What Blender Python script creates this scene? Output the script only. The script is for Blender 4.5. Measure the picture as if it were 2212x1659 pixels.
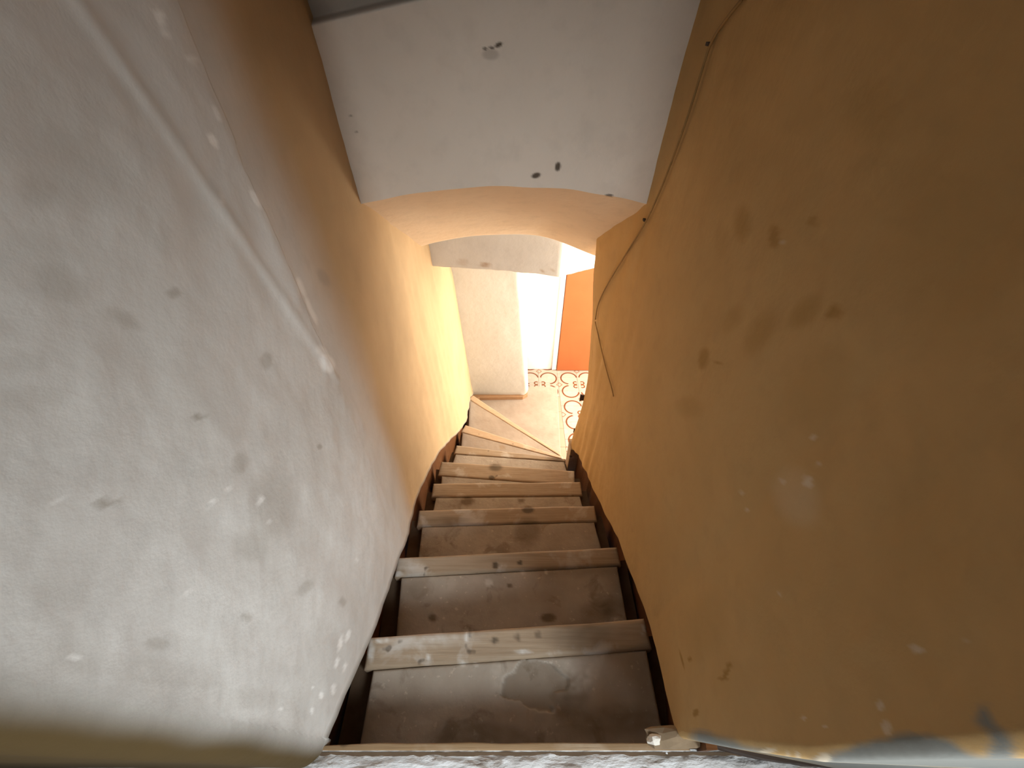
import bpy, bmesh, math, random
from mathutils import Vector, noise

random.seed(7)
for o in list(bpy.data.objects):
    bpy.data.objects.remove(o)
SC = bpy.context.scene
COL = SC.collection

# ------------------------------------------------------------------ frame of the place
# x to the right, f forward (down the stairs), d downward from eye level; S scales to metres
S, H, FOC, CX, CY = 1.15, 2.85, 850.0, 1106.0, 829.5
R2 = math.sqrt(0.5)


def P(x, f, d):
    return Vector((x * S, f * S, (H - d) * S))


def ray(px, py):
    a = (px - CX) / FOC
    b = (py - CY) / FOC
    return a, R2 * (1 - b), R2 * (1 + b)


def at_d(px, py, D):          # point of a level surface
    a, f, d = ray(px, py)
    t = D / d
    return a * t, f * t


def to_px(x, f, d):           # where a point of the place is seen in the photograph
    z = R2 * (f + d)
    y = R2 * (d - f)
    if z < 0.02:
        return -9999, -9999
    return CX + FOC * x / z, CY + FOC * y / z


# ------------------------------------------------------------------ camera
cam = bpy.data.cameras.new('camera')
cam.sensor_width = 36
cam.sensor_fit = 'HORIZONTAL'
cam.lens = FOC / 2212 * 36
cam.clip_start = 0.005
camo = bpy.data.objects.new('camera', cam)
COL.objects.link(camo)
camo.location = P(0, 0, 0)
camo.rotation_euler = (math.radians(45), 0, 0)
SC.camera = camo

# ------------------------------------------------------------------ light
W = bpy.data.worlds.new('world')
SC.world = W
W.use_nodes = True
bg = W.node_tree.nodes['Background']
bg.inputs[0].default_value = (0.62, 0.78, 1.0, 1)
bg.inputs[1].default_value = 0.12


def area(name, loc, rot, sx, sy, power, col):
    L = bpy.data.lights.new(name, 'AREA')
    L.shape = 'RECTANGLE'
    L.size, L.size_y, L.energy, L.color = sx, sy, power, col
    o = bpy.data.objects.new(name, L)
    COL.objects.link(o)
    o.location = loc
    o.rotation_euler = rot
    return o


# daylight through landing window (cool) and lower room window (warm), plus added unseen lamps
def aimed(loc, to, sx, sy, power, col, spread=180):
    o = area('window_and_fill_light', loc, (0, 0, 0), sx, sy, power, col)
    o.rotation_euler = (to - loc).to_track_quat('-Z', 'Y').to_euler()
    o.data.spread = math.radians(spread)
    return o


aimed(P(1.06, -0.85, -0.25), P(-0.40, 0.50, 1.15), 0.6 * S, 0.7 * S, 7.0, (0.92, 0.98, 1.0), 62)
aimed(P(0.0, -2.12, -0.45), P(0.0, 1.15, 0.95), 0.7 * S, 0.6 * S, 3.6, (1.0, 0.98, 0.94), 38)  # unseen lamp added behind the viewpoint to brighten header and upper treads
aimed(P(1.25, 1.63, 1.62), P(0.55, 2.9, 1.9), 1.05 * S, 1.6 * S, 50, (1.0, 0.90, 0.76))  # unseen second lamp, added to light the front of the far wall
aimed(P(1.97, 2.45, 1.62), P(0.0, 2.0, 1.6), 1.1 * S, 1.6 * S, 150, (1.0, 0.90, 0.76))

SC.view_settings.view_transform = 'Standard'
SC.view_settings.look = 'None'
SC.view_settings.gamma = 1
SC.view_settings.use_curve_mapping = False
SC.view_settings.exposure = 0.0
SC.cycles.max_bounces = 16
SC.cycles.diffuse_bounces = 12


# ------------------------------------------------------------------ materials
class NT:
    def __init__(self, name):
        self.m = bpy.data.materials.new(name)
        self.m.use_nodes = True
        self.t = self.m.node_tree
        self.b = self.t.nodes['Principled BSDF']
        self.b.inputs['Specular IOR Level'].default_value = 0.25
        self.co = self.t.nodes.new('ShaderNodeNewGeometry').outputs['Position']

    def n(self, kind, **kw):
        x = self.t.nodes.new(kind)
        for k, v in kw.items():
            setattr(x, k, v)
        return x

    def link(self, a, b):
        self.t.links.new(a, b)

    def noise(self, scale, detail=4, rough=0.55, stretch=None, dist=0):
        x = self.n('ShaderNodeTexNoise')
        x.inputs['Scale'].default_value = scale
        x.inputs['Detail'].default_value = detail
        x.inputs['Roughness'].default_value = rough
        x.inputs['Distortion'].default_value = dist
        if stretch:
            mp = self.n('ShaderNodeMapping')
            mp.inputs['Scale'].default_value = stretch
            self.link(self.co, mp.inputs['Vector'])
            self.link(mp.outputs[0], x.inputs['Vector'])
        else:
            self.link(self.co, x.inputs['Vector'])
        return x.outputs['Fac']

    def ramp(self, fac, lo, hi, a=0.0, b=1.0):
        x = self.n('ShaderNodeMapRange')
        x.clamp = True
        for i, v in enumerate((lo, hi, a, b)):
            x.inputs[1 + i].default_value = v
        self.link(fac, x.inputs[0])
        return x.outputs[0]

    def mix(self, fac, a, b):
        x = self.n('ShaderNodeMix', data_type='RGBA')
        for sock, v in ((x.inputs[0], fac), (x.inputs[6], a), (x.inputs[7], b)):
            if isinstance(v, (tuple, list)):
                sock.default_value = (*v, 1)
            elif isinstance(v, (int, float)):
                sock.default_value = v
            else:
                self.link(v, sock)
        return x.outputs[2]

    def math(self, op, a, b=None, c=None):
        x = self.n('ShaderNodeMath', operation=op)
        for i, v in enumerate((a, b, c)):
            if v is None:
                continue
            if isinstance(v, (int, float)):
                x.inputs[i].default_value = v
            else:
                self.link(v, x.inputs[i])
        return x.outputs[0]

    def finish(self, color, rough=0.85, bump=None, strength=0.2, dist=0.01):
        if isinstance(color, (tuple, list)):
            self.b.inputs['Base Color'].default_value = (*color, 1)
        else:
            self.link(color, self.b.inputs['Base Color'])
        self.b.inputs['Roughness'].default_value = rough
        if bump is not None:
            x = self.n('ShaderNodeBump')
            x.inputs['Strength'].default_value = strength
            x.inputs['Distance'].default_value = dist
            self.link(bump, x.inputs['Height'])
            self.link(x.outputs[0], self.b.inputs['Normal'])
        return self.m


def plaster(name, base, var, ochre=None, dirt=(0.22, 0.17, 0.12), chip=(0.86, 0.84, 0.78), bare=(0.24, 0.25, 0.235),
            rough=0.9, stretch=None, wear=True):
    k = NT(name)
    c = k.mix(k.ramp(k.noise(3.2, 5, stretch=stretch), 0.35, 0.68), base, var)
    c = k.mix(k.ramp(k.noise(17, 4, stretch=stretch), 0.5, 0.75, 0, 0.35), c, tuple(v * 0.78 for v in base))
    if wear:
        at = k.n('ShaderNodeAttribute', attribute_name='wear')
        sp = k.n('ShaderNodeSeparateColor')
        k.link(at.outputs['Color'], sp.inputs[0])
        if ochre:
            c = k.mix(sp.outputs[2], c, k.mix(k.ramp(k.noise(3, 4), 0.3, 0.7), ochre, tuple(v * 0.85 for v in ochre)))
        c = k.mix(sp.outputs[0], c, dirt)
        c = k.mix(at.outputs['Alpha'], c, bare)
        c = k.mix(sp.outputs[1], c, chip)
    h = k.math('ADD', k.noise(26, 5), k.math('MULTIPLY', k.noise(7, 4), 1.6))
    return k.finish(c, rough, h, 0.35, 0.006)


OCHRE = (0.56, 0.375, 0.17)
M = {}
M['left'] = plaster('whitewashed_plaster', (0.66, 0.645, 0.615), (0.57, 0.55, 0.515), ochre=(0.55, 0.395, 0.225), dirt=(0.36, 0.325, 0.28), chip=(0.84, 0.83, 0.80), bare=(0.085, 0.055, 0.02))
M['right'] = plaster('ochre_plaster', OCHRE, (0.51, 0.335, 0.145), dirt=(0.36, 0.215, 0.065), chip=(0.66, 0.58, 0.45))
M['header'] = plaster('white_plaster', (0.76, 0.72, 0.66), (0.71, 0.67, 0.61), dirt=(0.12, 0.10, 0.08))
M['vault'] = plaster('cream_plaster', (0.80, 0.66, 0.50), (0.75, 0.61, 0.45), dirt=(0.2, 0.14, 0.09))
M['lintel'] = plaster('lintel_plaster', (0.58, 0.575, 0.56), (0.53, 0.525, 0.51), dirt=(0.35, 0.25, 0.17))
M['cream'] = plaster('cream_wall_paint', (0.56, 0.54, 0.49), (0.53, 0.51, 0.46), wear=False)
M['room'] = plaster('white_room_paint', (0.88, 0.86, 0.80), (0.86, 0.84, 0.78), wear=False)


def add_wear(k, c, dirt, chip):
    at = k.n('ShaderNodeAttribute', attribute_name='wear')
    sp = k.n('ShaderNodeSeparateColor')
    k.link(at.outputs['Color'], sp.inputs[0])
    return k.mix(sp.outputs[1], k.mix(sp.outputs[0], c, dirt), chip)


def mat_tread():
    k = NT('worn_tread_screed')
    c = k.mix(k.ramp(k.noise(6, 6), 0.35, 0.7), (0.37, 0.31, 0.25), (0.49, 0.43, 0.36))
    c = k.mix(k.ramp(k.noise(11, 5, dist=0.6), 0.58, 0.68, 0, 0.6), c, (0.22, 0.165, 0.115))
    c = k.mix(k.ramp(k.noise(60, 3), 0.64, 0.72, 0, 0.6), c, (0.66, 0.58, 0.48))
    c = add_wear(k, c, (0.17, 0.12, 0.075), (0.62, 0.57, 0.50))
    h = k.math('ADD', k.noise(40, 5), k.math('MULTIPLY', k.noise(9, 4), 2))
    return k.finish(c, 0.6, h, 0.35, 0.006)


def mat_wood(name, a, b, worn, wear=False):
    k = NT(name)
    c = k.mix(k.ramp(k.noise(5, 5, stretch=(1.2, 22, 22)), 0.3, 0.7), a, b)
    c = k.mix(k.ramp(k.noise(7, 5, dist=0.4), 0.56, 0.66, 0, 0.75), c, worn)
    c = k.mix(k.ramp(k.noise(14, 2), 0.70, 0.74, 0, 0.8), c, tuple(v * 0.3 for v in a))
    if wear:
        c = add_wear(k, c, tuple(v * 0.3 for v in a), (0.72, 0.70, 0.66))
    return k.finish(c, 0.45, k.noise(8, 5, stretch=(1.5, 30, 30)), 0.3, 0.004)


M['tread'] = mat_tread()
M['winder'] = plaster('pale_winder_screed', (0.33, 0.265, 0.21), (0.42, 0.35, 0.285), dirt=(0.30, 0.20, 0.12), chip=(0.7, 0.62, 0.52), wear=True)
M['nosing'] = mat_wood('worn_wooden_nosing', (0.36, 0.27, 0.185), (0.45, 0.35, 0.25), (0.60, 0.56, 0.51), True)
M['nosing_pale'] = mat_wood('pale_nosing', (0.46, 0.33, 0.22), (0.52, 0.39, 0.27), (0.56, 0.44, 0.33))
M['riser'] = mat_wood('dark_riser', (0.12, 0.065, 0.03), (0.17, 0.09, 0.045), (0.2, 0.12, 0.07))
M['skirt'] = mat_wood('dark_brown_skirting', (0.115, 0.045, 0.016), (0.15, 0.06, 0.02), (0.17, 0.08, 0.035))
M['edge'] = mat_wood('landing_edge_board', (0.26, 0.17, 0.09), (0.34, 0.23, 0.13), (0.42, 0.32, 0.22))


def mat_marble():
    k = NT('flaking_white_landing')
    c = k.mix(k.ramp(k.noise(9, 5, dist=0.5), 0.4, 0.6), (0.80, 0.82, 0.84), (0.55, 0.54, 0.53))
    c = k.mix(k.ramp(k.noise(30, 5, stretch=(0.5, 1.6, 1), dist=0.8), 0.55, 0.62, 0, 0.8), c, (0.30, 0.25, 0.21))
    return k.finish(c, 0.6, k.noise(34, 6, stretch=(0.6, 1.6, 1)), 0.9, 0.012)


M['marble'] = mat_marble()


def simple(name, c, rough=0.7, var=0.85, scale=20):
    k = NT(name)
    cc = k.mix(k.ramp(k.noise(scale, 4), 0.35, 0.7), c, tuple(v * var for v in c))
    return k.finish(cc, rough, k.noise(scale * 2, 3), 0.15, 0.003)


M['orange'] = simple('orange_door_paint', (0.40, 0.115, 0.036), 0.45, 0.9, 4)
M['frame'] = simple('white_frame_paint', (0.82, 0.80, 0.76), 0.5)
M['cable'] = simple('ochre_painted_cable', (0.33, 0.20, 0.075), 0.6)
M['iron'] = simple('dark_iron', (0.06, 0.04, 0.03), 0.6)
M['chunk'] = simple('broken_plaster', (0.30, 0.22, 0.14), 0.9, 0.7)
M['white_chunk'] = simple('white_broken_plaster', (0.80, 0.76, 0.68), 0.9, 0.85)
M['concrete'] = simple('rough_concrete', (0.16, 0.11, 0.07), 0.9, 0.7)
M['border'] = simple('pink_border_tile', (0.42, 0.30, 0.22), 0.5, 0.95, 6)
M['grout'] = simple('tile_grout', (0.55, 0.45, 0.37), 0.9)
M['outside'] = simple('roughcast', (0.6, 0.57, 0.52), 0.9)
M['wallcore'] = simple('plain_plaster', (0.38, 0.30, 0.20), 0.9)
M['baseb'] = simple('brown_baseboard', (0.36, 0.21, 0.11), 0.7)

TILE = 0.2           # in scene units
TX0, TF0 = 0.475, 1.95


def mat_tile():
    k = NT('patterned_cement_tile')
    sp = k.n('ShaderNodeSeparateXYZ')
    k.link(k.co, sp.inputs[0])
    per = 2 * TILE * S

    def fold(sock, off):
        v = k.math('ADD', k.math('DIVIDE', k.math('SUBTRACT', sock, off * S), per), 100.5)
        v = k.math('SUBTRACT', k.math('FRACT', v), 0.5)
        return k.math('ABSOLUTE', v)
    u = fold(sp.outputs[0], 0.684)
    v = fold(sp.outputs[1], 2.84)

    def dist(cx, cy):
        a = k.math('SUBTRACT', u, cx)
        b = k.math('SUBTRACT', v, cy)
        return k.math('SQRT', k.math('ADD', k.math('MULTIPLY', a, a), k.math('MULTIPLY', b, b)))

    def ring(dd, r, w):
        return k.math('LESS_THAN', k.math('ABSOLUTE', k.math('SUBTRACT', dd, r)), w)
    base = k.mix(k.ramp(k.noise(9, 4), 0.35, 0.7), (0.44, 0.38, 0.325), (0.41, 0.345, 0.285))
    lobe = dist(0.235, 0.235)
    out = k.math('GREATER_THAN', lobe, 0.20)
    c = k.mix(k.math('MULTIPLY', out, 0.35), base, (0.40, 0.29, 0.23))
    c = k.mix(k.math('LESS_THAN', dist(0.27, 0.26), 0.05), c, (0.52, 0.41, 0.33))
    c = k.mix(k.math('LESS_THAN', dist(0.5, 0.5), 0.07), c, (0.50, 0.39, 0.32))
    far = k.math('GREATER_THAN', k.math('ADD', u, v), 0.30)
    c = k.mix(k.math('MULTIPLY', ring(lobe, 0.205, 0.018), far), c, (0.16, 0.045, 0.015))
    cm = k.math('MULTIPLY', ring(dist(0.085, 0.06), 0.05, 0.016), k.math('GREATER_THAN', u, 0.05))
    c = k.mix(cm, c, (0.18, 0.06, 0.02))
    dm = k.math('ADD', k.math('ABSOLUTE', k.math('SUBTRACT', u, 0.5)), v)
    c = k.mix(ring(dm, 0.07, 0.012), c, (0.25, 0.10, 0.05))
    dm2 = k.math('ADD', k.math('ABSOLUTE', k.math('SUBTRACT', v, 0.5)), u)
    c = k.mix(ring(dm2, 0.07, 0.012), c, (0.25, 0.10, 0.05))
    return k.finish(c, 0.45)


M['tile'] = mat_tile()


# ------------------------------------------------------------------ builders
def obj(name, me, mat, parent=None, smooth=False, kind=None, label=None, cat=None, group=None):
    if mat is not None and not me.materials:
        me.materials.append(mat)
    if smooth:
        for p in me.polygons:
            p.use_smooth = True
    o = bpy.data.objects.new(name, me)
    COL.objects.link(o)
    if parent:
        o.parent = parent
    for k, v in (('kind', kind), ('label', label), ('category', cat), ('group', group)):
        if v:
            o[k] = v
    return o


def from_bm(name, bm, *a, **k):
    me = bpy.data.meshes.new(name)
    bmesh.ops.recalc_face_normals(bm, faces=bm.faces[:])
    bm.to_mesh(me)
    bm.free()
    return obj(name, me, *a, **k)


def grid_mesh(name, rows, wear=None):
    """rows: list of rows of (x, f, d); wear: same layout of (dirt, chip, ochre, bare)"""
    nr, nc = len(rows), len(rows[0])
    me = bpy.data.meshes.new(name)
    vs = [P(*p) for r in rows for p in r]
    fs = [(i * nc + j, i * nc + j + 1, (i + 1) * nc + j + 1, (i + 1) * nc + j)
          for i in range(nr - 1) for j in range(nc - 1)]
    me.from_pydata(vs, [], fs)
    at = me.attributes.new('wear', 'FLOAT_COLOR', 'POINT')
    if wear:
        flat = [c for r in wear for p in r for c in p]
    else:
        flat = [0.0] * (4 * len(vs))
    at.data.foreach_set('color', flat)
    me.update()
    return me


def interp(t, xs, ys):
    if t <= xs[0]:
        return ys[0]
    for i in range(1, len(xs)):
        if t <= xs[i]:
            a = (t - xs[i - 1]) / (xs[i] - xs[i - 1])
            return ys[i - 1] + a * (ys[i] - ys[i - 1])
    return ys[-1]


def sstep(a, b, t):
    t = max(0.0, min(1.0, (t - a) / (b - a)))
    return t * t * (3 - 2 * t)


def nz(x, y, z):
    return noise.noise(Vector((x, y, z)))


def blob(px, py, b):
    """soft elliptical stain seen at b = (x, y, rx, ry, angle, strength)"""
    dx, dy = px - b[0], py - b[1]
    if abs(dx) > 3 * (b[2] + b[3]) or abs(dy) > 3 * (b[2] + b[3]):
        return 0
    c, s = math.cos(b[4]), math.sin(b[4])
    u, v = (dx * c + dy * s) / b[2], (-dx * s + dy * c) / b[3]
    q = u * u + v * v
    w = 0.25 * nz(px * 0.03, py * 0.03, b[0] * 0.1)
    if b[2] + b[3] > 40:          # broad marks fade out softly
        return 0.62 * b[5] * (1 - sstep(0.0, 2.4, q + w))
    return b[5] * (1 - sstep(0.35, 1.6, q + w))


def inpoly(x, y, poly):
    r = False
    for i in range(len(poly)):
        x1, y1 = poly[i]
        x2, y2 = poly[i - 1]
        if (y1 > y) != (y2 > y) and x < (x2 - x1) * (y - y1) / (y2 - y1) + x1:
            r = not r
    return r


def frange(a, b, step):
    n = max(1, round((b - a) / step))
    return [a + (b - a) * i / n for i in range(n)]


def box_bm(bm, x0, x1, f0, f1, d0, d1, bevel=0.0):
    vs = [bm.verts.new(P(x, f, d)) for x in (x0, x1) for f in (f0, f1) for d in (d0, d1)]
    fs = [(0, 1, 3, 2), (4, 6, 7, 5), (0, 4, 5, 1), (2, 3, 7, 6), (0, 2, 6, 4), (1, 5, 7, 3)]
    faces = [bm.faces.new([vs[i] for i in f]) for f in fs]
    if bevel:
        ed = list({e for f in faces for e in f.edges})
        bmesh.ops.bevel(bm, geom=ed, offset=bevel * S, segments=2, profile=0.6, affect='EDGES')


def prism_bm(bm, poly, d0, d1, bevel=0.0):
    """polygon in plan [(x, f), ...] between depths d0 (top) and d1 (bottom)"""
    t = [bm.verts.new(P(x, f, d0)) for x, f in poly]
    b = [bm.verts.new(P(x, f, d1)) for x, f in poly]
    n = len(poly)
    faces = [bm.faces.new(t), bm.faces.new(b[::-1])]
    for i in range(n):
        faces.append(bm.faces.new((t[i], b[i], b[(i + 1) % n], t[(i + 1) % n])))
    bmesh.ops.recalc_face_normals(bm, faces=faces)
    if bevel:
        ed = [e for e in faces[0].edges]
        bmesh.ops.bevel(bm, geom=ed, offset=bevel * S, segments=3, profile=0.6, affect='EDGES')


def empty(name, loc, label=None, cat=None, group=None):
    o = bpy.data.objects.new(name, None)
    COL.objects.link(o)
    o.location = loc
    o.empty_display_size = 0.1
    for k, v in (('label', label), ('category', cat), ('group', group)):
        if v:
            o[k] = v
    return o


def adopt(child, parent):
    child.parent = parent
    child.matrix_parent_inverse.identity()
    child.location = -Vector(parent.location)


# ------------------------------------------------------------------ left wall
DBL = ([0.0, 0.055, 0.121, 0.258, 0.512, 0.73, 1.278, 1.95, 2.32, 2.457, 2.6],
       [1.02, 0.998, 1.029, 1.136, 1.284, 1.45, 1.805, 2.35, 2.475, 2.577, 2.66])
DBR = ([0.0, 0.072, 0.295, 0.576, 0.944, 1.37, 1.6],
       [1.0, 0.998, 1.14, 1.319, 1.646, 1.96, 2.18])


def xl(f, d):
    base = interp(f, [0.05, 0.25, 0.585, 0.80, 1.15, 1.8, 2.6], [-0.356, -0.354, -0.372, -0.408, -0.424, -0.43, -0.446])
    base += sstep(0.9, 1.9, f) * 0.05 * (d - 0.9)
    # chamfered upper corner: ridge line slanting from (0.458, d=0) to (0.61, d=0.59), broken edge upright near 0.6
    edge = 0.598 + 0.007 * nz(d * 9, 3.1, 0) + 0.004 * nz(d * 31, 1.7, 0)
    ridge = 0.458 + 0.145 * d / 0.585
    if d < 0.6:
        dep = max(0.0, min(1.0, (0.6 - d) / 0.6))
        base += 0.004 * math.exp(-((f - ridge) / 0.012) ** 2)
        if f > ridge:
            t = min(1.0, (f - ridge) / max(0.01, edge - ridge))
            base += 0.010 * dep ** 0.5 * t * (1 - sstep(edge, edge + 0.006, f))
        base -= 0.008 * sstep(edge, edge + 0.006, f) * (1 - sstep(0.7, 1.0, f)) * min(1, dep * 4)
    a = 0.0045 * nz(f * 5, d * 4, 0.3) + 0.0030 * nz(f * 15, d * 13, 2.3) + 0.0008 * nz(f * 42, d * 40, 5)
    if f > 1.0:
        a += 0.007 * sstep(1.0, 1.5, f) * nz(f * 16, d * 2.0, 7.7)
    return base + a


def left_path():
    cols = []                       # (kind, value)
    for x in (-1.9, -1.6, -1.3, -1.1, -0.9, -0.8, -0.7, -0.6, -0.52, -0.46, -0.43):
        cols.append(('face', x))
    for i in range(25):
        cols.append(('arc', i / 24))
    for f in frange(0.0535, 0.12, 0.003) + frange(0.12, 0.43, 0.008) + frange(0.43, 0.65, 0.0035) + \
            frange(0.65, 1.2, 0.012) + frange(1.2, 2.5, 0.016) + [2.5, 2.56]:
        cols.append(('wall', f))
    return cols


L_DIRT = [(80, 415, 40, 28, 0.4, .45), (130, 615, 55, 30, 0.5, .6), (262, 688, 38, 13, 0.5, .7), (375, 633, 16, 12, 0, .6),
          (575, 780, 12, 18, 0, .5), (190, 370, 110, 60, 0.5, .35), (590, 1085, 42, 70, 0.15, .6), (545, 1180, 36, 30, 0, .55),
          (232, 1086, 26, 8, 0, .8), (520, 1000, 18, 22, 0, .45), (430, 900, 14, 5, 0, .9), (690, 965, 6, 6, 0, .7),
          (90, 540, 70, 30, .3, .3), (60, 780, 40, 22, 0, .4), (70, 860, 60, 24, 0, .35), (530, 1335, 14, 9, 0, .5),
          (340, 1390, 26, 14, 0, .4), (660, 1270, 22, 12, -.7, .4), (740, 1300, 8, 10, 0, .5), (150, 1420, 60, 40, 0, .25),
          (330, 1450, 140, 24, .1, .3), (450, 1500, 160, 24, .1, .3), (120, 220, 120, 80, .7, .25), (330, 500, 60, 24, .9, .25),
          (700, 600, 22, 10, 1.0, .4), (205, 1180, 5, 4, 0, .8), (120, 1280, 60, 30, .2, .25)]
L_CHIP = [(160, 1422, 15, 6, 0, 1), (460, 303, 8, 17, -.5, 1), (345, 35, 12, 18, -.4, .9), (355, 68, 14, 8, .3, .8), (415, 128, 14, 10, .6, .6),
          (552, 430, 7, 24, -.5, 1), (468, 245, 6, 20, -.4, .6), (650, 620, 5, 22, -.4, 1), (672, 670, 5, 32, -.4, 1), (706, 785, 16, 20, -.6, .8),
          (695, 758, 10, 16, -.8, .6), (128, 1080, 7, 4, 0, .9), (456, 1088, 7, 10, .2, .9), (495, 1050, 4, 10, 0, .8), (562, 1082, 7, 9, 0, .9),
          (580, 1130, 4, 6, 0, .6), (735, 1390, 5, 16, .2, 1), (752, 1372, 5, 14, .3, 1), (728, 1430, 4, 12, .2, 1), (720, 1490, 5, 12, 0, 1),
          (694, 1502, 5, 8, 0, 1), (674, 1535, 4, 8, 0, .9), (606, 1532, 5, 3, 0, .8), (675, 1486, 3, 3, 0, .9), (770, 1210, 5, 5, 0, .6),
          (405, 1280, 4, 5, 0, .6), (280, 1118, 4, 4, 0, .6), (745, 1440, 4, 10, .2, .9), (480, 430, 5, 10, 0, .3)]


def build_left():
    cols = left_path()
    tj = [-1.1 + 1.1 * i / 24 for i in range(24)]
    rows, wear = [], []
    NR = 300
    ts = [i / NR for i in range(NR + 1)]
    for ti, t in enumerate(ts + [1.004, 1.008]):
        r, w = [], []
        for kind, v in cols:
            if kind == 'face':
                f, db = 0.012, 1.018
            elif kind == 'arc':
                f, db = 0.012 + 0.040 * v, 1.018
            else:
                f, db = v, interp(v, *DBL)
            # more rows where the camera looks
            if t <= 0.12:
                d = -1.1 + 1.05 * t / 0.12
            else:
                d = -0.05 + (db + 0.05) * min(1, (t - 0.12) / 0.88)
            if kind == 'face':
                x = v
                f += 0.002 * nz(v * 6, d * 6, 4)
            elif kind == 'arc':
                a = v * math.pi / 2
                xw = xl(0.052, d)
                x = xw - 0.034 * (1 - math.sin(a))
                f = 0.012 + 0.040 * (1 - math.cos(a)) + 0.001 * nz(d * 8, 2, 4)
            else:
                x = xl(f, d)
            if ti > NR:
                k = ti - NR
                if kind == 'face':
                    f += 0.03 * k
                else:
                    x += (0.006, -0.05)[k - 1]
                d += (0.014, 0.020)[k - 1]
            r.append((x, f, d))
            if d < -0.06:
                w.append((0, 0, sstep(0.66, 0.87, f), 1.0 if kind == 'face' else 0))
                continue
            px, py = to_px(x, f, d)
            dirt = min(1, sum(blob(px, py, b) for b in L_DIRT)) if kind == 'wall' else 0
            chip = min(1, sum(blob(px, py, b) for b in L_CHIP)) if kind == 'wall' else 0
            och = sstep(0.65, 0.86, f + 0.03 * nz(f * 4, d * 3, 8) - 0.02 * math.sin(d * 3))
            # brown toward the outer corner
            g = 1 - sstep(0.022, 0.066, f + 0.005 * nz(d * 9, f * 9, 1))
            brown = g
            if ti > NR and kind == 'wall':
                dirt = 0.9
            # the splayed strip above the ridge is a little more yellow
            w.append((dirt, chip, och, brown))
        rows.append(r)
        wear.append(w)
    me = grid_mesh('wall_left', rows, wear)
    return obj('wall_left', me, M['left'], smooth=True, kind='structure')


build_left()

# ------------------------------------------------------------------ right wall
REND = 1.56


def xr(f, d):
    base = interp(f, [0.0, 0.27, 0.6, 1.1, 1.6], [0.299, 0.345, 0.362, 0.388, 0.385])
    e = interp(d, [0.4, 0.7, 0.9, 1.1, 1.5, 1.8, 2.0, 2.3], [0.36, 0.338, 0.355, 0.378, 0.407, 0.40, 0.386, 0.38])
    t = sstep(1.15, 1.5, f)
    base = base * (1 - t) + e * t
    a = 0.0045 * nz(f * 4.5, d * 3.5, 10.3) + 0.0026 * nz(f * 12, d * 9, 12.3) + 0.0008 * nz(f * 40, d * 36, 15)
    if f > 0.7:
        a += 0.009 * sstep(0.7, 1.2, f) * nz(f * 15, d * 1.8, 17.7)
    return base + a


R_DIRT = [(1603, 485, 15, 34, 0.05, .9), (1672, 510, 11, 26, 0, .7), (1755, 478, 9, 14, .3, .6), (1740, 672, 20, 40, .75, .85),
          (1800, 675, 13, 20, .8, .8), (1640, 720, 22, 45, .5, .7), (1582, 690, 16, 30, .6, .5), (1520, 775, 11, 24, .2, .8),
          (1490, 880, 25, 20, .2, .5), (1560, 520, 14, 30, 0, .3), (1880, 240, 50, 60, .3, .35), (1770, 830, 60, 80, .4, .35),
          (1570, 1450, 5, 22, .4, 1), (1562, 1466, 12, 4, 0, .8), (1503, 1540, 6, 9, .3, 1), (1490, 1424, 4, 5, 0, 1),
          (1473, 1425, 2, 22, -.25, 1), (1548, 784, 12, 2, 0, .8), (1320, 940, 18, 30, 0, .3), (2060, 560, 120, 160, 0, .25),
          (1520, 1350, 40, 60, .2, .3), (2000, 1200, 90, 200, 0, .25)]
R_CHIP = [(1745, 1040, 10, 12, 0, .9), (1722, 1075, 40, 55, -.4, .45), (1757, 945, 4, 5, 0, .8), (1770, 1005, 5, 5, 0, .6), (1690, 1040, 6, 6, 0, .5),
          (1612, 1100, 5, 4, 0, .6), (1980, 1402, 14, 7, 0, .8), (1902, 1525, 7, 12, 0, .7), (1915, 1572, 9, 16, -.2, .7), (1736, 1551, 5, 5, 0, .7),
          (1782, 1570, 4, 4, 0, .6), (1686, 1284, 4, 3, 0, .5), (2085, 1390, 4, 8, 0, .5), (1778, 1640, 16, 12, -.3, .9), (1724, 1632, 5, 9, 0, .7),
          (1702, 1630, 4, 8, 0, .6), (1660, 1622, 18, 5, -.2, .8), (1690, 520, 5, 5, 0, .5), (1776, 792, 6, 4, 0, .6), (1600, 1065, 8, 4, 0, .4)]
R_BARE = [[(1690, 1665), (1760, 1640), (1820, 1622), (1880, 1602), (1950, 1585), (2010, 1587), (2050, 1600), (2090, 1625), (2125, 1638),
           (2142, 1610), (2140, 1580), (2103, 1560), (2112, 1540), (2126, 1520), (2140, 1545), (2165, 1580), (2188, 1600), (2200, 1670), (2212, 1720), (1690, 1720)],
          [(1496, 1600), (1500, 1578), (1540, 1584), (1580, 1600), (1620, 1618), (1670, 1624), (1640, 1640), (1560, 1625), (1500, 1612)]]


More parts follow.
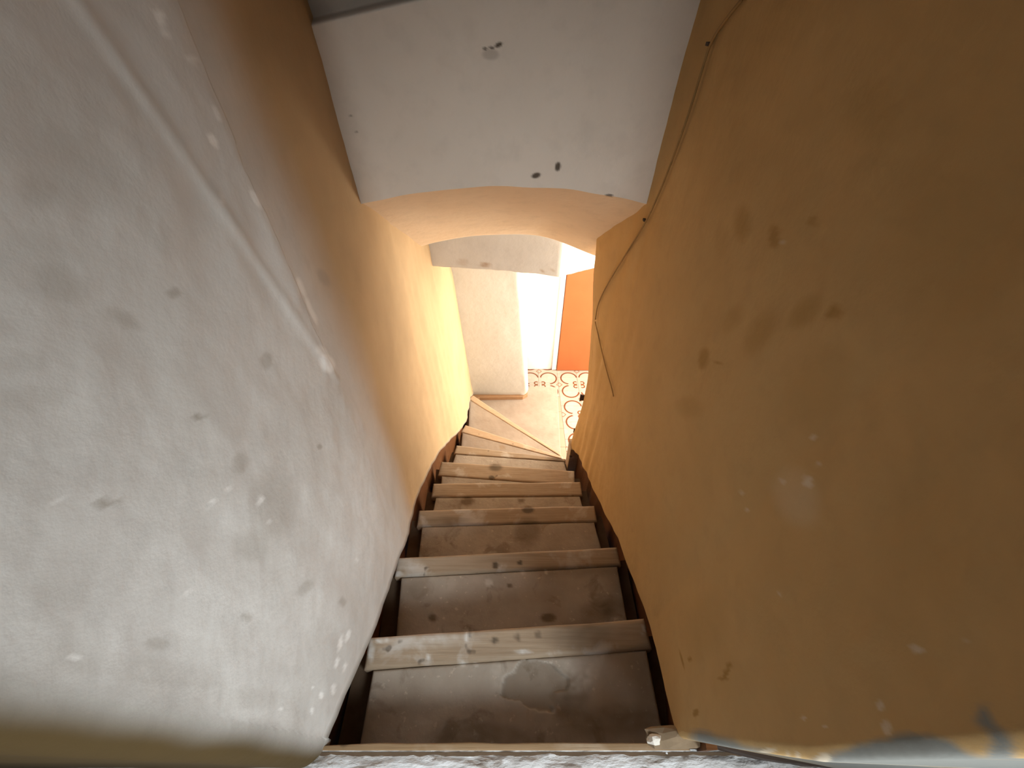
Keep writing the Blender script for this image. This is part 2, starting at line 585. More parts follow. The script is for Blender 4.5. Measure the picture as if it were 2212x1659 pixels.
def build_right():
    cols = [('face', v) for v in (1.9, 1.6, 1.3, 1.1, 0.95)] + [('face', v) for v in frange(0.9, 0.60, 0.02) + frange(0.60, 0.335, 0.003)]
    cols += [('arc', i / 8) for i in range(9)] + [('near', i / 24) for i in range(1, 24)]
    cols += [('wall', f) for f in frange(0.066, 0.11, 0.003) + frange(0.11, 0.3, 0.006) + frange(0.3, 0.9, 0.010) + frange(0.9, REND - 0.05, 0.010)]
    cols += [('end', i / 8) for i in range(9)] + [('back', v) for v in (0.5, 0.58, 0.66)]
    NR = 300
    rows, wear = [], []
    for ti in range(NR + 3):
        t = min(1, ti / NR)
        r, w = [], []
        for kind, v in cols:
            f = v if kind == 'wall' else 0.03
            db = interp(f, *DBR)
            if kind in ('face', 'arc'):
                db = 0.988
            if kind == 'near':
                db = 0.999
            if kind in ('end', 'back'):
                db = 2.84
                if kind == 'end':
                    db = interp(v, [0, 0.4, 1], [2.15, 2.5, 2.84])
            if t <= 0.12:
                d = -1.1 + 1.05 * t / 0.12
            else:
                d = -0.05 + (db + 0.05) * (t - 0.12) / 0.88
            jag = 0
            fc = interp(d, [0.0, 0.3, 0.55, 0.75, 1.0], [0.006, 0.008, 0.011, 0.028, 0.052])
            if kind == 'face':
                x = v
                f = 0.001 + (fc - 0.001) * math.exp(-(v - 0.335) / 0.14) + 0.0005 * nz(v * 9, d * 9, 3)
            elif kind == 'arc':
                a = v * math.pi / 2
                x = xr(fc + 0.012, d) + 0.012 * (1 - math.sin(a))
                f = fc + 0.012 * (1 - math.cos(a))
            elif kind == 'near':
                f = fc + 0.012 + (0.066 - fc - 0.012) * v
                x = xr(f, d)
            elif kind == 'wall':
                x = xr(f, d)
            elif kind == 'end':
                a = v * math.pi / 2
                x = xr(REND - 0.05, d) + 0.05 * (1 - math.cos(a))
                f = REND - 0.05 + 0.05 * math.sin(a)
            else:
                x, f = v, REND
            if ti > NR:
                k = ti - NR
                if kind == 'face':
                    f += 0.02 * k
                elif kind not in ('end', 'back'):
                    x += (0.008, 0.06)[k - 1]
                d += (0.005, 0.008)[k - 1]
            elif ti == NR and kind in ('face', 'arc'):
                d += 0.006 * nz(x * 30, 0.2, 4)
            r.append((x, f, d))
            if d < -0.06:
                w.append((0, 0, 0, 1.0 if kind == 'face' and v > 0.36 else 0))
                continue
            px, py = to_px(x, f, d)
            dirt = chip = bare = 0
            if kind in ('wall', 'arc', 'face', 'near'):
                dirt = min(1, sum(blob(px, py, b) for b in R_DIRT))
                chip = min(1, sum(blob(px, py, b) for b in R_CHIP))
                jx, jy = px + 8 * nz(px * .03, py * .03, 1), py + 5 * nz(px * .03, py * .03, 6)
                bare = 0.0
                if jy > 1490:
                    bare = sum(any(inpoly(jx + ox, jy + oy, q) for q in R_BARE) for ox in (-9, -3, 3, 9) for oy in (-6, 0, 6)) / 12
                if kind == 'face':
                    bare = max(bare, sstep(0.345, 0.375, v + 0.012 * nz(d * 9, v * 9, 5)))
            w.append((dirt, chip, 0, bare))
        rows.append(r)
        wear.append(w)
    me = grid_mesh('wall_right', rows, wear)
    return obj('wall_right', me, M['right'], smooth=True, kind='structure')


build_right()

# ------------------------------------------------------------------ header wall over the stairs
H_DIRT = [(1048, 105, 5, 4, 0, .8), (1062, 103, 6, 3, .3, .8), (1077, 97, 9, 5, -.5, 1), (1158, 379, 10, 6, -.3, 1), (1205, 360, 6, 10, .2, 1),
          (1316, 422, 9, 3, 0, .9), (1060, 118, 18, 12, 0, .3), (758, 250, 4, 3, 0, .5), (770, 285, 3, 3, 0, .5)]


def build_header():
    rows, wear = [], []
    n, m = 250, 210
    for i in range(n + 1):
        r, w = [], []
        for j in range(m + 1):
            u = j / m
            x = -0.47 + 0.90 * u
            db = 0.435 - 0.052 * max(0, 1 - ((x + 0.02) / 0.42) ** 2) + 0.004 * nz(x * 9, 0.3, 0)
            d = -1.1 + (0.98) * (i / 16) if i < 16 else -0.12 + (db + 0.12) * (i - 16) / (n - 16)
            f = 1.125 + 0.035 * max(0, d) / 0.44 + 0.003 * nz(x * 5, d * 5, 21) + 0.001 * nz(x * 20, d * 20, 23)
            lim = 0.047 - (x + 0.41) * 0.165 if x < -0.15 else 0.004
            f += 0.035 * (1 - sstep(lim - 0.010, lim + 0.004, d))
            px, py = to_px(x, f, d)
            r.append((x, f, d))
            w.append((min(1, sum(blob(px, py, b) for b in H_DIRT)) if d > lim + 0.004 else 0.55 * (1 - sstep(lim - 0.006, lim + 0.004, d)), 0, 0, 0))
        rows.append(r)
        wear.append(w)
    me = grid_mesh('wall_header', rows, wear)
    obj('wall_header', me, M['header'], smooth=True, kind='structure')
    # vaulted soffit that slopes down behind it
    rows = []
    n, m = 50, 90
    for i in range(n + 6):
        s = min(1.0, i / n)
        r = []
        for j in range(m + 1):
            u = j / m
            x = -0.47 + 0.90 * u
            q = max(0, 1 - ((x + 0.02) / 0.43) ** 2)
            fe = 1.80 - 0.09 * q - 0.10 * sstep(0.1, 0.4, x)
            d0 = 0.435 - 0.052 * q + 0.004 * nz(x * 9, 0.3, 0)
            f0 = 1.16
            de = 0.872 - 0.105 * q
            f = f0 + (fe - f0) * s
            d = d0 + (de - d0) * (s ** 1.05) + 0.0035 * nz(x * 6, f * 6, 31)
            if i > n:
                a = (i - n) / 5 * math.pi / 2
                f += 0.03 * math.sin(a)
                d -= 0.03 * (1 - math.cos(a)) + (0.25 if i == n + 5 else 0)
            r.append((x, f, d))
        rows.append(r)
    wear = [[(min(1, sum(blob(*to_px(*p), b) for b in H_DIRT)), 0, 0, 0) for p in r] for r in rows]
    me = grid_mesh('ceiling', rows, wear)
    obj('ceiling', me, M['vault'], smooth=True, kind='structure')


build_header()

# ------------------------------------------------------------------ lintel over the lower doorway
T_DIRT = [(1048, 572, 14, 3, 0, .9), (1000, 566, 12, 8, 0, .3), (1174, 586, 4, 3, 0, .7), (1184, 585, 3, 3, 0, .7), (1195, 584, 3, 2, 0, .5),
          (1246, 585, 4, 3, 0, .4), (1262, 585, 3, 3, 0, .6)]


def build_lintel():
    path = [(-0.50 + 0.76 * i / 40, 1.95) for i in range(41)]
    path += [(0.265 + 0.36 * i / 20, 1.955 + 0.42 * i / 20) for i in range(21)]
    rows = []
    for i in range(46):
        r = []
        for (x, f) in path:
            db = interp(x, [-0.5, -0.42, 0.0, 0.26, 0.36, 0.6], [1.03, 1.045, 1.075, 1.108, 1.15, 1.25]) + 0.006 * nz(x * 11, 1, 0) + 0.003 * nz(x * 40, 1, 4)
            k = min(i, 38) / 38
            d = 0.56 + (db - 0.56) * k
            ff = f + 0.004 * nz(x * 6, d * 6, 41)
            if i > 38:
                a = (i - 38) / 5 * math.pi / 2
                if i <= 43:
                    ff += 0.012 * (1 - math.cos(a))
                    d += 0.012 * math.sin(a)
                else:
                    ff += 0.012 + 0.1 * (i - 43)
                    d += 0.012
            r.append((x, ff, d))
        rows.append(r)
    wear = [[(min(1, sum(blob(*to_px(*p), b) for b in T_DIRT)), 0, 0, 0) for p in r] for r in rows]
    me = grid_mesh('wall_lintel', rows, wear)
    obj('wall_lintel', me, M['lintel'], smooth=True, kind='structure')


build_lintel()


# ------------------------------------------------------------------ lower room
def build_far():
    rows = []
    for i in range(61):
        t = i / 60
        d = 0.56 + (2.672 - 0.56) * t
        xc = 0.04 + (d - 1.1) * 0.074
        low = sstep(2.60, 2.672, d)
        r = [(x, 2.5 + 0.004 * nz(x * 5, d * 5, 51) + 0.02 * low * low, d) for x in (-0.52, -0.47, -0.42, -0.36, -0.3, -0.24, -0.18, -0.12, -0.08, -0.05)]
        x0 = xc - 0.04
        r += [(-0.05 + (x0 + 0.05) * k / 4, 2.5 + 0.004 * nz(k, d * 5, 52) + 0.02 * low * low, d) for k in range(1, 5)]
        for k in range(1, 9):
            a = k / 8 * math.pi / 2
            r.append((x0 + 0.04 * math.sin(a) - 0.02 * low, 2.5 + 0.04 * (1 - math.cos(a)) + 0.02 * low * low, d))
        r += [(xc - 0.01 * low, 2.7, d), (xc, 2.9, d), (xc, 3.08, d)]
        rows.append(r)
    me = grid_mesh('wall_far', rows)
    obj('wall_far', me, M['cream'], smooth=True, kind='structure')


build_far()


def slab(name, x0, x1, f0, f1, d0, d1, mat, kind='structure', bevel=0.0, parent=None, **k):
    bm = bmesh.new()
    box_bm(bm, x0, x1, f0, f1, d0, d1, bevel)
    return from_bm(name, bm, mat, parent, kind=kind, **k)


slab('wall_back', -0.3, 2.1, 3.08, 3.2, 0.5, 2.9, M['room'])
slab('ceiling', -0.6, 2.1, 1.84, 3.2, 0.44, 0.555, M['room'])
# lower room: right wall with the daylight window, near wall with an added opening
bm = bmesh.new()
box_bm(bm, 2.0, 2.12, 1.50, 1.88, 0.5, 2.9)
box_bm(bm, 2.0, 2.12, 3.02, 3.2, 0.5, 2.9)
box_bm(bm, 2.0, 2.12, 1.88, 3.02, 0.5, 0.8)
box_bm(bm, 2.0, 2.12, 1.88, 3.02, 2.45, 2.9)
from_bm('wall_side', bm, M['room'], kind='structure')
bm = bmesh.new()
for a in ((1.88, 1.92, 0.8, 2.45), (2.98, 3.02, 0.8, 2.45), (1.92, 2.98, 0.8, 0.84), (1.92, 2.98, 2.41, 2.45)):
    box_bm(bm, 2.0, 2.06, *a)
from_bm('window_4', bm, M['frame'], kind='structure')
bm = bmesh.new()
box_bm(bm, 0.655, 0.70, 1.50, 1.60, 0.5, 2.9)
box_bm(bm, 1.80, 2.0, 1.50, 1.60, 0.5, 2.9)
box_bm(bm, 0.70, 1.80, 1.50, 1.60, 0.5, 0.8)
box_bm(bm, 0.70, 1.80, 1.50, 1.60, 2.45, 2.9)
from_bm('wall_near', bm, M['room'], kind='structure')
bm = bmesh.new()
for a in ((0.70, 0.74, 0.8, 2.45), (1.76, 1.80, 0.8, 2.45), (0.74, 1.76, 0.8, 0.84), (0.74, 1.76, 2.41, 2.45)):
    box_bm(bm, a[0], a[1], 1.54, 1.60, a[2], a[3])
from_bm('added_near_window', bm, M['frame'], kind='structure')  # unseen opening, added to go with the lamp on the far wall

# orange door standing in the back wall
dx0, dx1, dd0, dd1 = 0.472, 1.15, 1.05, 2.842
door = slab('door_1', dx0, dx1, 3.045, 3.078, dd0, dd1, M['orange'], bevel=0.004)
bm = bmesh.new()
box_bm(bm, dx0 - 0.05, dx0 - 0.004, 3.055, 3.079, dd0 - 0.05, dd1, 0.003)
box_bm(bm, dx1 + 0.004, dx1 + 0.05, 3.055, 3.079, dd0 - 0.05, dd1, 0.003)
box_bm(bm, dx0 - 0.004, dx1 + 0.004, 3.055, 3.079, dd0 - 0.05, dd0 - 0.004, 0.003)
fr = from_bm('door_frame', bm, M['frame'], door)

# brown skirting at the foot of the far wall
bm = bmesh.new()
prism_bm(bm, [(-0.37, 2.44), (-0.30, 2.475), (0.10, 2.485), (0.145, 2.52), (0.145, 2.56), (-0.37, 2.56)], 2.652, 2.688, 0.004)
from_bm('baseboard_far', bm, M['baseb'], kind='structure')

# tiled floor of the lower room
floor = slab('floor', -0.6, 2.05, 1.40, 3.15, 2.862, 2.95, M['grout'])
tm = None
for i in range(4):
    for j in range(6):
        x0 = TX0 + i * TILE
        f0 = TF0 + j * TILE
        f1 = min(f0 + TILE, 3.078)
        if f1 - f0 < 0.02:
            continue
        bm = bmesh.new()
        dz = 0.001 * random.random()
        box_bm(bm, x0 + 0.001, x0 + TILE - 0.001, f0 + 0.001, f1 - 0.001, 2.85 + dz, 2.866, 0.0012)
        from_bm('tile', bm, M['tile'], floor)
for i in range(2):                    # the row behind the last step
    x0 = TX0 - (i + 1) * TILE
    for f0, f1 in ((2.675, 2.87), (2.87, 3.077)):
        bm = bmesh.new()
        box_bm(bm, x0 + 0.001, x0 + TILE - 0.001, f0 + 0.001, f1 - 0.001, 2.8505, 2.866, 0.0012)
        from_bm('tile', bm, M['tile'], floor)
for j in range(4):
    bm = bmesh.new()
    f0 = 1.86 + j * 0.205
    box_bm(bm, 0.40, TX0 - 0.001, f0 + 0.001, min(f0 + 0.204, 2.673), 2.851, 2.866, 0.0012)
    from_bm('border_tile', bm, M['border'], floor)

# ------------------------------------------------------------------ staircase
LV = [1.02, 1.16, 1.345, 1.54, 1.735, 1.93, 2.12, 2.31, 2.50, 2.69]
NP = {1: ((797, 1377), (1392, 1337)), 2: ((858, 1205), (1333, 1182)), 3: ((905, 1102), (1284, 1092)), 4: ((936, 1044), (1254, 1041)),
      5: ((953, 997), (1241, 1017)), 6: ((986, 962), (1222, 992)), 7: ((1005, 918), (1216, 987)), 8: ((1022, 854), (1213, 982))}
NW = {1: 0.068, 2: 0.062, 3: 0.072, 4: 0.078, 5: 0.095, 6: 0.07, 7: 0.075, 8: 0.06}
S_DIRT = [(1235, 1500, 32, 50, .3, .75), (1030, 1590, 90, 26, 0, .6), (1180, 1480, 50, 40, 0, .5), (1305, 1318, 42, 20, -.2, .8), (935, 1335, 9, 9, .5, .9), (1185, 1335, 16, 10, 0, .7),
          (1140, 1148, 24, 26, 0, .7), (1141, 1101, 13, 8, 0, .9), (1062, 1032, 6, 5, 0, .8), (1010, 1083, 14, 9, 0, .8), (1125, 1082, 7, 5, 0, .7),
          (1070, 1222, 7, 7, .5, .9), (1124, 1216, 5, 5, 0, .95), (1068, 1383, 7, 8, .3, .8), (1118, 1376, 6, 9, 0, .6), (1163, 1371, 7, 9, 0, .5), (1013, 1366, 7, 10, 0, .9),
          (1260, 1372, 70, 26, -.05, .5), (1330, 1560, 90, 30, -.1, .6), (1100, 1265, 5, 4, 0, .8), (970, 1124, 40, 8, 0, .6), (1070, 1010, 14, 8, 0, .6),
          (1085, 967, 6, 5, 0, .7), (1120, 1450, 6, 6, 0, .3), (900, 1265, 30, 22, 0, .4), (1250, 1232, 90, 14, 0, .35), (1200, 990, 20, 8, 0, .4)]
S_CHIP = [(1008, 1372, 5, 14, 0, 1), (825, 1380, 14, 10, 0, .9), (800, 1400, 7, 30, 0, .6), (925, 1420, 5, 5, 0, 1), (1000, 1434, 7, 7, 0, .8), (1028, 1436, 5, 5, 0, .8),
          (870, 1215, 30, 16, 0, .55), (860, 1240, 10, 6, 0, .8), (1250, 1460, 40, 30, .3, .5), (1285, 1440, 12, 40, .4, .5), (1075, 1460, 14, 30, 0, .5), (950, 1372, 90, 14, -.07, .45),
          (1055, 1258, 8, 8, 0, .8), (1130, 1238, 6, 4, 0, .9), (930, 1390, 100, 10, -.07, .3), (960, 1078, 16, 6, 0, .5), (1130, 1408, 20, 4, 0, .6), (1394, 1350, 4, 22, .2, .6),
          (915, 1560, 20, 6, 0, .3), (1180, 1235, 4, 4, 0, 1), (880, 1075, 3, 3, 0, .5)]
HOLE = [(1082, 1502), (1086, 1465), (1112, 1448), (1122, 1428), (1160, 1424), (1196, 1440), (1226, 1464), (1230, 1478), (1218, 1492), (1200, 1498), (1192, 1520),
        (1194, 1538), (1165, 1536), (1140, 1528), (1122, 1514), (1104, 1512)]


def slab_grid(name, q, D, thick, mat, parent, nu, nv, r=0.005, bumpy=0.0015, hole=None):
    """thin slab with a worn top; q = left front, right front, right back, left back in plan"""
    def ax(n, ln):
        k = min(0.4, r / ln)
        return [(0, 1.0), (0, r), (0.3 * k, 0.3 * r), (k, 0)] + [(k + (1 - 2 * k) * i / n, 0) for i in range(1, n)] + [(1 - k, 0), (1 - 0.3 * k, 0.3 * r), (1, r), (1, 1.0)]
    lu = max(0.02, math.hypot(q[1][0] - q[0][0], q[1][1] - q[0][1]))
    lv = max(0.02, math.hypot(q[3][0] - q[0][0], q[3][1] - q[0][1]))
    rows, wear = [], []
    for v, dv_ in ax(nv, lv):
        rr, ww = [], []
        for u, du in ax(nu, lu):
            x = (q[0][0] * (1 - u) + q[1][0] * u) * (1 - v) + (q[3][0] * (1 - u) + q[2][0] * u) * v
            f = (q[0][1] * (1 - u) + q[1][1] * u) * (1 - v) + (q[3][1] * (1 - u) + q[2][1] * u) * v
            drop = max(du, dv_)
            low = drop >= 1.0
            if low:
                drop = thick
            d = D + drop
            px, py = to_px(x, f, d)
            dirt = min(0.9, 1.5 * sum(blob(px, py, b) for b in S_DIRT) * (0.85 + 0.5 * nz(px * .04, py * .05, 9)))
            dirt = max(0, dirt)
            chip = min(1, sum(blob(px, py, b) for b in S_CHIP) * (0.5 + 1.0 * max(0, nz(px * .09, py * .09, 3) + .4)))
            if not low:
                h = bumpy * (nz(x * 14, f * 14, D) + 0.5 * nz(x * 45, f * 45, D))
                if name == 'nosing':
                    f += 0.002 * nz(x * 7, D * 5, 2)
                if hole and inpoly(px + 6 * nz(px * .05, py * .05, 2), py + 4 * nz(px * .05, py * .05, 5), hole):
                    h -= 0.006
                    dirt = max(dirt, 0.45)
                d -= h
            rr.append((x, f, d))
            ww.append((dirt, chip, 0, 0))
        rows.append(rr)
        wear.append(ww)
    me = grid_mesh(name, rows, wear)
    return obj(name, me, mat, parent, smooth=True)


stairs = empty('staircase', P(0, 1.2, 2.85), 'steep narrow staircase with worn screed treads and wooden nosings, winding right at its foot', 'staircase')
NOS = {0: ((-0.36, 0.043), (0.33, 0.043))}
for n, (a, b) in NP.items():
    NOS[n] = (at_d(*a, LV[n]), at_d(*b, LV[n]))
for n in range(1, 9):
    (lx, lf), (rx, rf) = NOS[n]
    (bx, bf), (cx, cf) = NOS[n - 1]
    D = LV[n]
    w = NW[n]
    # direction along the nosing and back from it
    dv = Vector((rx - lx, rf - lf)).normalized()
    bk = Vector((dv.y, -dv.x))
    if bk.y > 0:
        bk = -bk
    tp = 0.25 if n >= 6 else 1.0      # winders: the nosing tapers to the inner corner
    nl, nr = (lx + bk.x * w, lf + bk.y * w), (rx + bk.x * w * tp, rf + bk.y * w * tp)
    over = 0.035
    bl, br = (bx, bf - over), (cx, cf - over)
    winder = n >= 7
    ins = 0.022 if n < 6 else 0.012
    # tread slab (the step itself)
    res = (150, 70) if n == 1 else ((90, 40) if n < 4 else (50, 20))
    st = slab_grid('step', [(nl[0] + ins, nl[1]), (nr[0] - ins * 0.6, nr[1]), (br[0] + 0.004, br[1]), (bl[0] + ins * 0.4 + (0.02 if n < 4 else 0), bl[1])],
                   D + 0.002, 0.033, M['winder'] if n >= 7 else M['tread'], None, res[0], res[1], hole=HOLE if n == 1 else None)
    adopt(st, stairs)
    # wooden board along its front edge
    slab_grid('nosing', [(lx, lf), (rx, rf), nr, nl], D - 0.003, 0.037, M['nosing_pale'] if n >= 7 else M['nosing'], st, 90, 12, r=0.008, bumpy=0.0012)
    # riser board under the nosing
    Dn = LV[n + 1] + 0.03
    bm = bmesh.new()
    g = 0.014
    prism_bm(bm, [(lx + bk.x * g + 0.01, lf + bk.y * g), (rx + bk.x * g * tp - 0.005, rf + bk.y * g * tp), (rx + bk.x * 0.03 * tp, rf + bk.y * 0.03 * tp),
                  (lx + bk.x * 0.03 + 0.01, lf + bk.y * 0.03)], D + 0.034, Dn)
    rs = from_bm('riser', bm, M['riser'])
    rs.parent = st
    # masonry under the tread, reaching into the gaps at both sides
    bm = bmesh.new()
    prism_bm(bm, [(lx - 0.03, lf + bk.y * 0.03), (rx + (0.03 if n < 6 else 0.0), rf + bk.y * 0.03 * tp), (cx + (0.045 if n < 7 else -0.02), cf - 0.05), (bx - 0.03, bf - 0.05)], D + 0.036, D + 0.30)
    un = from_bm('masonry', bm, M['concrete'])
    un.parent = st
# lowest step, turned to the right
p8l, p8r = NOS[8]
c1, c2, c3 = at_d(1144, 834, LV[9]), at_d(1204, 836, LV[9]), at_d(1211, 981, LV[9])
bm = bmesh.new()
prism_bm(bm, [(p8l[0] - 0.02, p8l[1] - 0.06), (p8l[0] - 0.02, 2.55), (c1[0] - 0.05, 2.56), (c1[0], c1[1]), c2, (c3[0], c3[1]), (c3[0], c3[1] - 0.08), (p8r[0], p8r[1] - 0.03)],
         LV[9], 2.86, 0.006)
st9 = from_bm('step', bm, M['winder'])
st9.data.attributes.new('wear', 'FLOAT_COLOR', 'POINT').data.foreach_set('color', [0.0] * (4 * len(st9.data.vertices)))
adopt(st9, stairs)
# riser board of the landing, above the first step
bm = bmesh.new()
prism_bm(bm, [(-0.40, 0.012), (0.38, 0.012), (0.38, 0.03), (-0.40, 0.03)], 1.06, 1.20)
adopt(from_bm('riser', bm, M['riser']), stairs)


def skirt(name, fpts, off, wallx, table):
    bm = bmesh.new()
    prev = None
    for f in fpts:
        db = interp(f, *table)
        x = wallx(f, db) + off
        sgn = 1 if off > 0 else -1
        quad = [bm.verts.new(P(x, f, db - 0.03)), bm.verts.new(P(x + sgn * 0.02, f, db - 0.03)),
                bm.verts.new(P(x + sgn * 0.02, f, db + 0.35)), bm.verts.new(P(x, f, db + 0.35))]
        if prev:
            for i in range(4):
                bm.faces.new((prev[i], prev[(i + 1) % 4], quad[(i + 1) % 4], quad[i]))
        else:
            bm.faces.new(quad)
        prev = quad
    bm.faces.new(prev[::-1])
    return from_bm(name, bm, M['skirt'], kind='structure')


skirt('baseboard_left', frange(0.035, 2.45, 0.05) + [2.45], -0.045, xl, DBL)
skirt('baseboard_right', frange(0.035, 1.52, 0.05) + [1.52], 0.045, xr, DBR)
slab('trim_1', 0.372, 0.45, 1.47, 1.56, 2.06, 2.86, M['edge'], bevel=0.006)

# ------------------------------------------------------------------ landing
land = slab('floor', -1.95, 1.95, -2.2, 0.034, 1.021, 1.06, M['concrete'])
# flaking white surface, with worn real relief near the edge
rows = []
xs = [-1.9, -1.2, -0.8] + frange(-0.6, 0.9, 0.006) + [0.9, 1.3, 1.9]
fs = [-2.2, -1.0, -0.3, -0.08, -0.03] + frange(-0.01, 0.037, 0.0012) + [0.038]
for f in fs:
    r = []
    for x in xs:
        h = 0.0
        if f > -0.02:
            a = nz(x * 22, f * 60, 3) + 0.6 * nz(x * 60, f * 120, 5)
            wear_edge = sstep(0.016, 0.034, f + 0.008 * a)
            h = 0.006 * wear_edge - 0.0015 * a
        r.append((x, f, 1.016 + h))
    rows.append(r)
me = grid_mesh('landing_surface', rows)
obj('landing_surface', me, M['marble'], land, smooth=True)
# near-black strip painting the shade under the right wall's broken foot
bm = bmesh.new()
pts = [0.336 + 0.02 * i for i in range(28)]
face = [0.001 + 0.051 * math.exp(-(max(x, 0.335) - 0.335) / 0.14) for x in pts]
prism_bm(bm, [(x, f + 0.0022 + 0.0015 * nz(x * 40, 1, 2)) for x, f in zip(pts, face)] + [(x, f + 0.05) for x, f in zip(pts[::-1], face[::-1])], 0.984, 1.03)
from_bm('gap_shade_strip', bm, M['iron'], land)
# wooden edge board of the landing
bm = bmesh.new()
poly = [(-0.385, 0.036)] + [(-0.37 + 0.70 * i / 12, 0.047 + 0.002 * nz(i * 0.9, 2, 0) - 0.004 * math.exp(-((i) / 1.2) ** 2)) for i in range(13)] + [(0.34, 0.036)]
prism_bm(bm, poly, 1.020, 1.062, 0.003)
eb = from_bm('edge_board', bm, M['edge'], land)

# room around the landing (behind the camera)
slab('ceiling', -1.95, 1.95, -2.2, 1.2, -1.2, -1.095, M['wallcore'])
bm = bmesh.new()
box_bm(bm, -1.95, -0.45, -2.3, -2.2, -1.2, 1.06)
box_bm(bm, 0.45, 1.95, -2.3, -2.2, -1.2, 1.06)
box_bm(bm, -0.45, 0.45, -2.3, -2.2, -1.2, -0.85)
box_bm(bm, -0.45, 0.45, -2.3, -2.2, -0.05, 1.06)
from_bm('wall_rear', bm, M['wallcore'], kind='structure')
bm = bmesh.new()
for a in ((-0.45, -0.42, -0.85, -0.05), (0.42, 0.45, -0.85, -0.05), (-0.42, 0.42, -0.85, -0.82), (-0.42, 0.42, -0.08, -0.05)):
    box_bm(bm, a[0], a[1], -2.26, -2.2, a[2], a[3])
from_bm('added_rear_window', bm, M['frame'], kind='structure')  # made-up opening around the added rear lamp
slab('wall_left', -2.0, -1.9, -2.2, 0.05, -1.2, 1.06, M['wallcore'])
bm = bmesh.new()
box_bm(bm, 1.1, 1.2, -2.2, -1.17, -1.2, 1.06)
box_bm(bm, 1.1, 1.2, -0.53, -0.002, -1.2, 1.06)
box_bm(bm, 1.1, 1.2, -1.17, -0.53, -1.2, -0.65)
box_bm(bm, 1.1, 1.2, -1.17, -0.53, 0.15, 1.06)
from_bm('wall_side', bm, M['wallcore'], kind='structure')
bm = bmesh.new()
for a in ((-1.17, -1.14, -0.65, 0.15), (-0.56, -0.53, -0.65, 0.15), (-1.14, -0.56, -0.65, -0.62), (-1.14, -0.56, 0.12, 0.15)):
    box_bm(bm, 1.1, 1.16, *a)
from_bm('window_1', bm, M['frame'], kind='structure')


# ------------------------------------------------------------------ cable on the right wall
def tube(name, pts, rad, mat, sides=8):
    bm = bmesh.new()
    rings = []
    for i, p in enumerate(pts):
        a = pts[max(0, i - 1)]
        b = pts[min(len(pts) - 1, i + 1)]
        t = (b - a).normalized()
        u = t.orthogonal().normalized() if i == 0 else (uprev - t * uprev.dot(t)).normalized()
        uprev = u
        v = t.cross(u)
        rings.append([bm.verts.new(p + rad * (math.cos(2 * math.pi * k / sides) * u + math.sin(2 * math.pi * k / sides) * v)) for k in range(sides)])
    for i in range(len(rings) - 1):
        for k in range(sides):
            bm.faces.new((rings[i][k], rings[i][(k + 1) % sides], rings[i + 1][(k + 1) % sides], rings[i + 1][k]))
    bm.faces.new(rings[0])
    bm.faces.new(rings[-1][::-1])
    return from_bm(name, bm, mat, smooth=True)


def on_right(px, py):
    """where the line of sight meets the right wall"""
    a, f, d = ray(px, py)
    lo = 0.2
    for i in range(4000):
        t = lo + i * 0.0006
        ff, dd = f * t, d * t
        x = xr(min(ff, REND - 0.05), dd)
        if a * t >= x or ff > REND - 0.01:
            return x, ff, dd
    return x, ff, dd


cab = [(1612, 0), (1575, 45), (1543, 92), (1525, 150), (1500, 232), (1472, 312), (1445, 382), (1420, 440), (1398, 485), (1375, 520), (1350, 560),
       (1325, 600), (1305, 635), (1294, 662), (1290, 690)]
cab2 = [(1289, 695), (1300, 745), (1312, 795), (1325, 838), (1329, 856)]


def smooth_pts(raw, off):
    pts = [on_right(*q) for q in raw]
    pts = [P(p[0] - off, p[1], p[2]) for p in pts]
    for _ in range(2):
        new = [pts[0]]
        for a, b in zip(pts, pts[1:]):
            new += [a * 0.75 + b * 0.25, a * 0.25 + b * 0.75]
        new.append(pts[-1])
        pts = new
    return pts


cp = smooth_pts(cab, 0.0075)
cable = tube('cable', cp, 0.0030, M['cable'])
cable['label'] = 'long thin ochre-painted cable running down the right wall beside the white header'
cable['category'] = 'cable'
cp2 = smooth_pts(cab2, 0.0065)
c2o = tube('cable', cp2, 0.0028, M['cable'])
c2o['label'] = 'short thin cable end dangling on the right wall near the lower doorway'
c2o['category'] = 'cable'
for q in ((1541, 95), (1399, 475)):
    x, f, d = on_right(*q)
    bm = bmesh.new()
    box_bm(bm, x - 0.013, x - 0.005, f - 0.006, f + 0.006, d - 0.003, d + 0.003, 0.001)
    s = from_bm('staple', bm, M['iron'], cable)


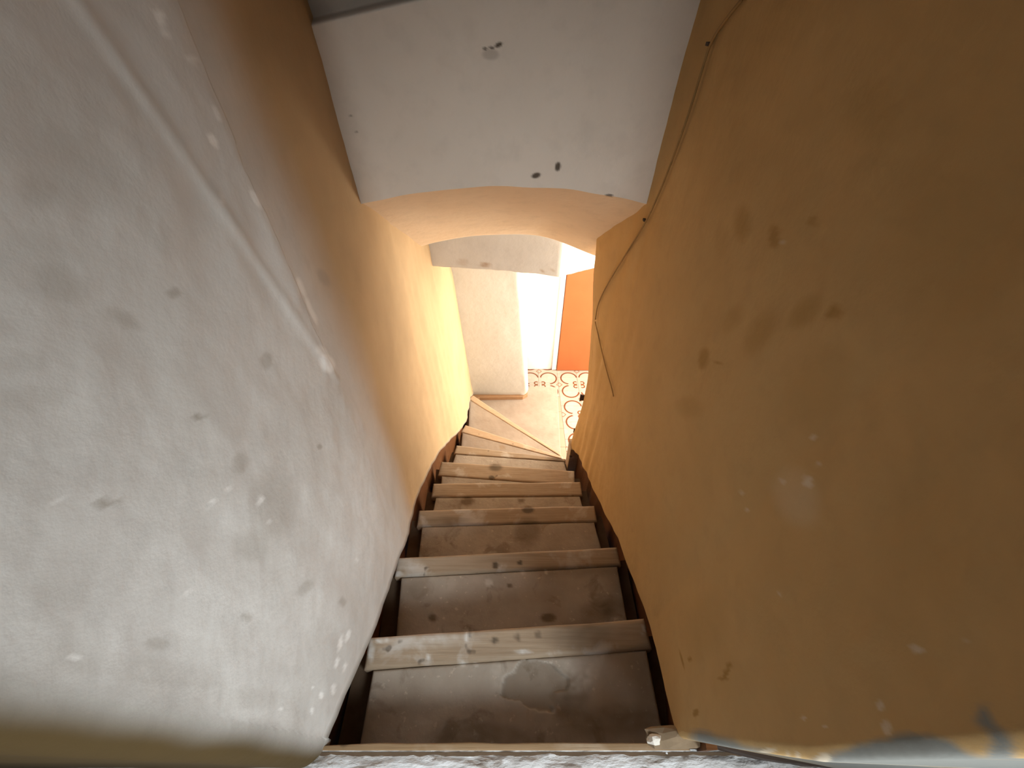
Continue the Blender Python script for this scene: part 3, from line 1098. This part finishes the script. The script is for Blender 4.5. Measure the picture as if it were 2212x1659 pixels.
# ------------------------------------------------------------------ small iron fittings at the end of the right wall
def hinge(name, px, py, h, label):
    x, f, d = on_right(px, py)
    f = REND - 0.03
    a, rf, rd = ray(px, py)
    t = f / rf
    d = rd * t
    x = a * t
    e = empty(name, P(x, f, d), label, 'hinge', None)
    bm = bmesh.new()
    box_bm(bm, x - 0.004, x + 0.035, f - 0.003, f + 0.003, d - h / 2, d + h / 2, 0.001)
    o = from_bm('leaf', bm, M['iron'])
    adopt(o, e)
    pts = [P(x - 0.005, f, d - h / 2 - 0.004), P(x - 0.005, f, d + h / 2 + 0.004)]
    o = tube('pin', pts, 0.005, M['iron'])
    adopt(o, e)


hinge('hinge', 1256, 859, 0.045, 'longer dark iron hinge at the end of the right wall above the patterned tiles')
hinge('hinge', 1242, 930, 0.030, 'shorter dark iron hinge low on the end of the right wall beside the last step')


# ------------------------------------------------------------------ broken plaster lying at the top of the stairs
def rock(name, c, size, mat, seed, label):
    bm = bmesh.new()
    bmesh.ops.create_icosphere(bm, subdivisions=2, radius=1)
    for v in bm.verts:
        n = v.co.copy()
        q = 1 + 0.35 * nz(n.x * 1.3 + seed, n.y * 1.3, n.z * 1.3)
        cut = n.dot(Vector((0.5, -0.6, 0.62)))
        q *= 0.8 / max(0.8, cut) * 0.85 / max(0.85, abs(n.x - 0.3 * n.z))
        v.co = Vector((n.x * q * size[0], n.y * q * size[1], n.z * q * size[2]))
    for v in bm.verts:
        v.co = v.co * S + Vector(c)
    o = from_bm(name, bm, mat)
    return o, label


def chunk(px, py, D, size, mat, seed, label):
    x, f = at_d(px, py, D)
    o, _ = rock('plaster_chunk', P(x, f, D), size, mat, seed, label)
    o['label'] = label
    o['category'] = 'rubble'
    o['group'] = 'broken plaster on the landing edge'
    return o


o = chunk(1455, 1593, 0.998, (0.062, 0.018, 0.016), M['chunk'], 3, 'largest piece of broken plaster, brown, lying on the landing edge at the right')
o = chunk(1413, 1597, 0.990, (0.014, 0.009, 0.014), M['white_chunk'], 5, 'small pale plaster lump at the left tip of the brown chunk on the landing edge')
o = chunk(1483, 1574, 0.985, (0.010, 0.008, 0.014), M['white_chunk'], 8, 'small white plaster lump standing against the right wall corner')
o = chunk(1522, 1582, 0.985, (0.024, 0.006, 0.008), M['white_chunk'], 11, 'flat white plaster flake beside the right wall corner, right of the lump')
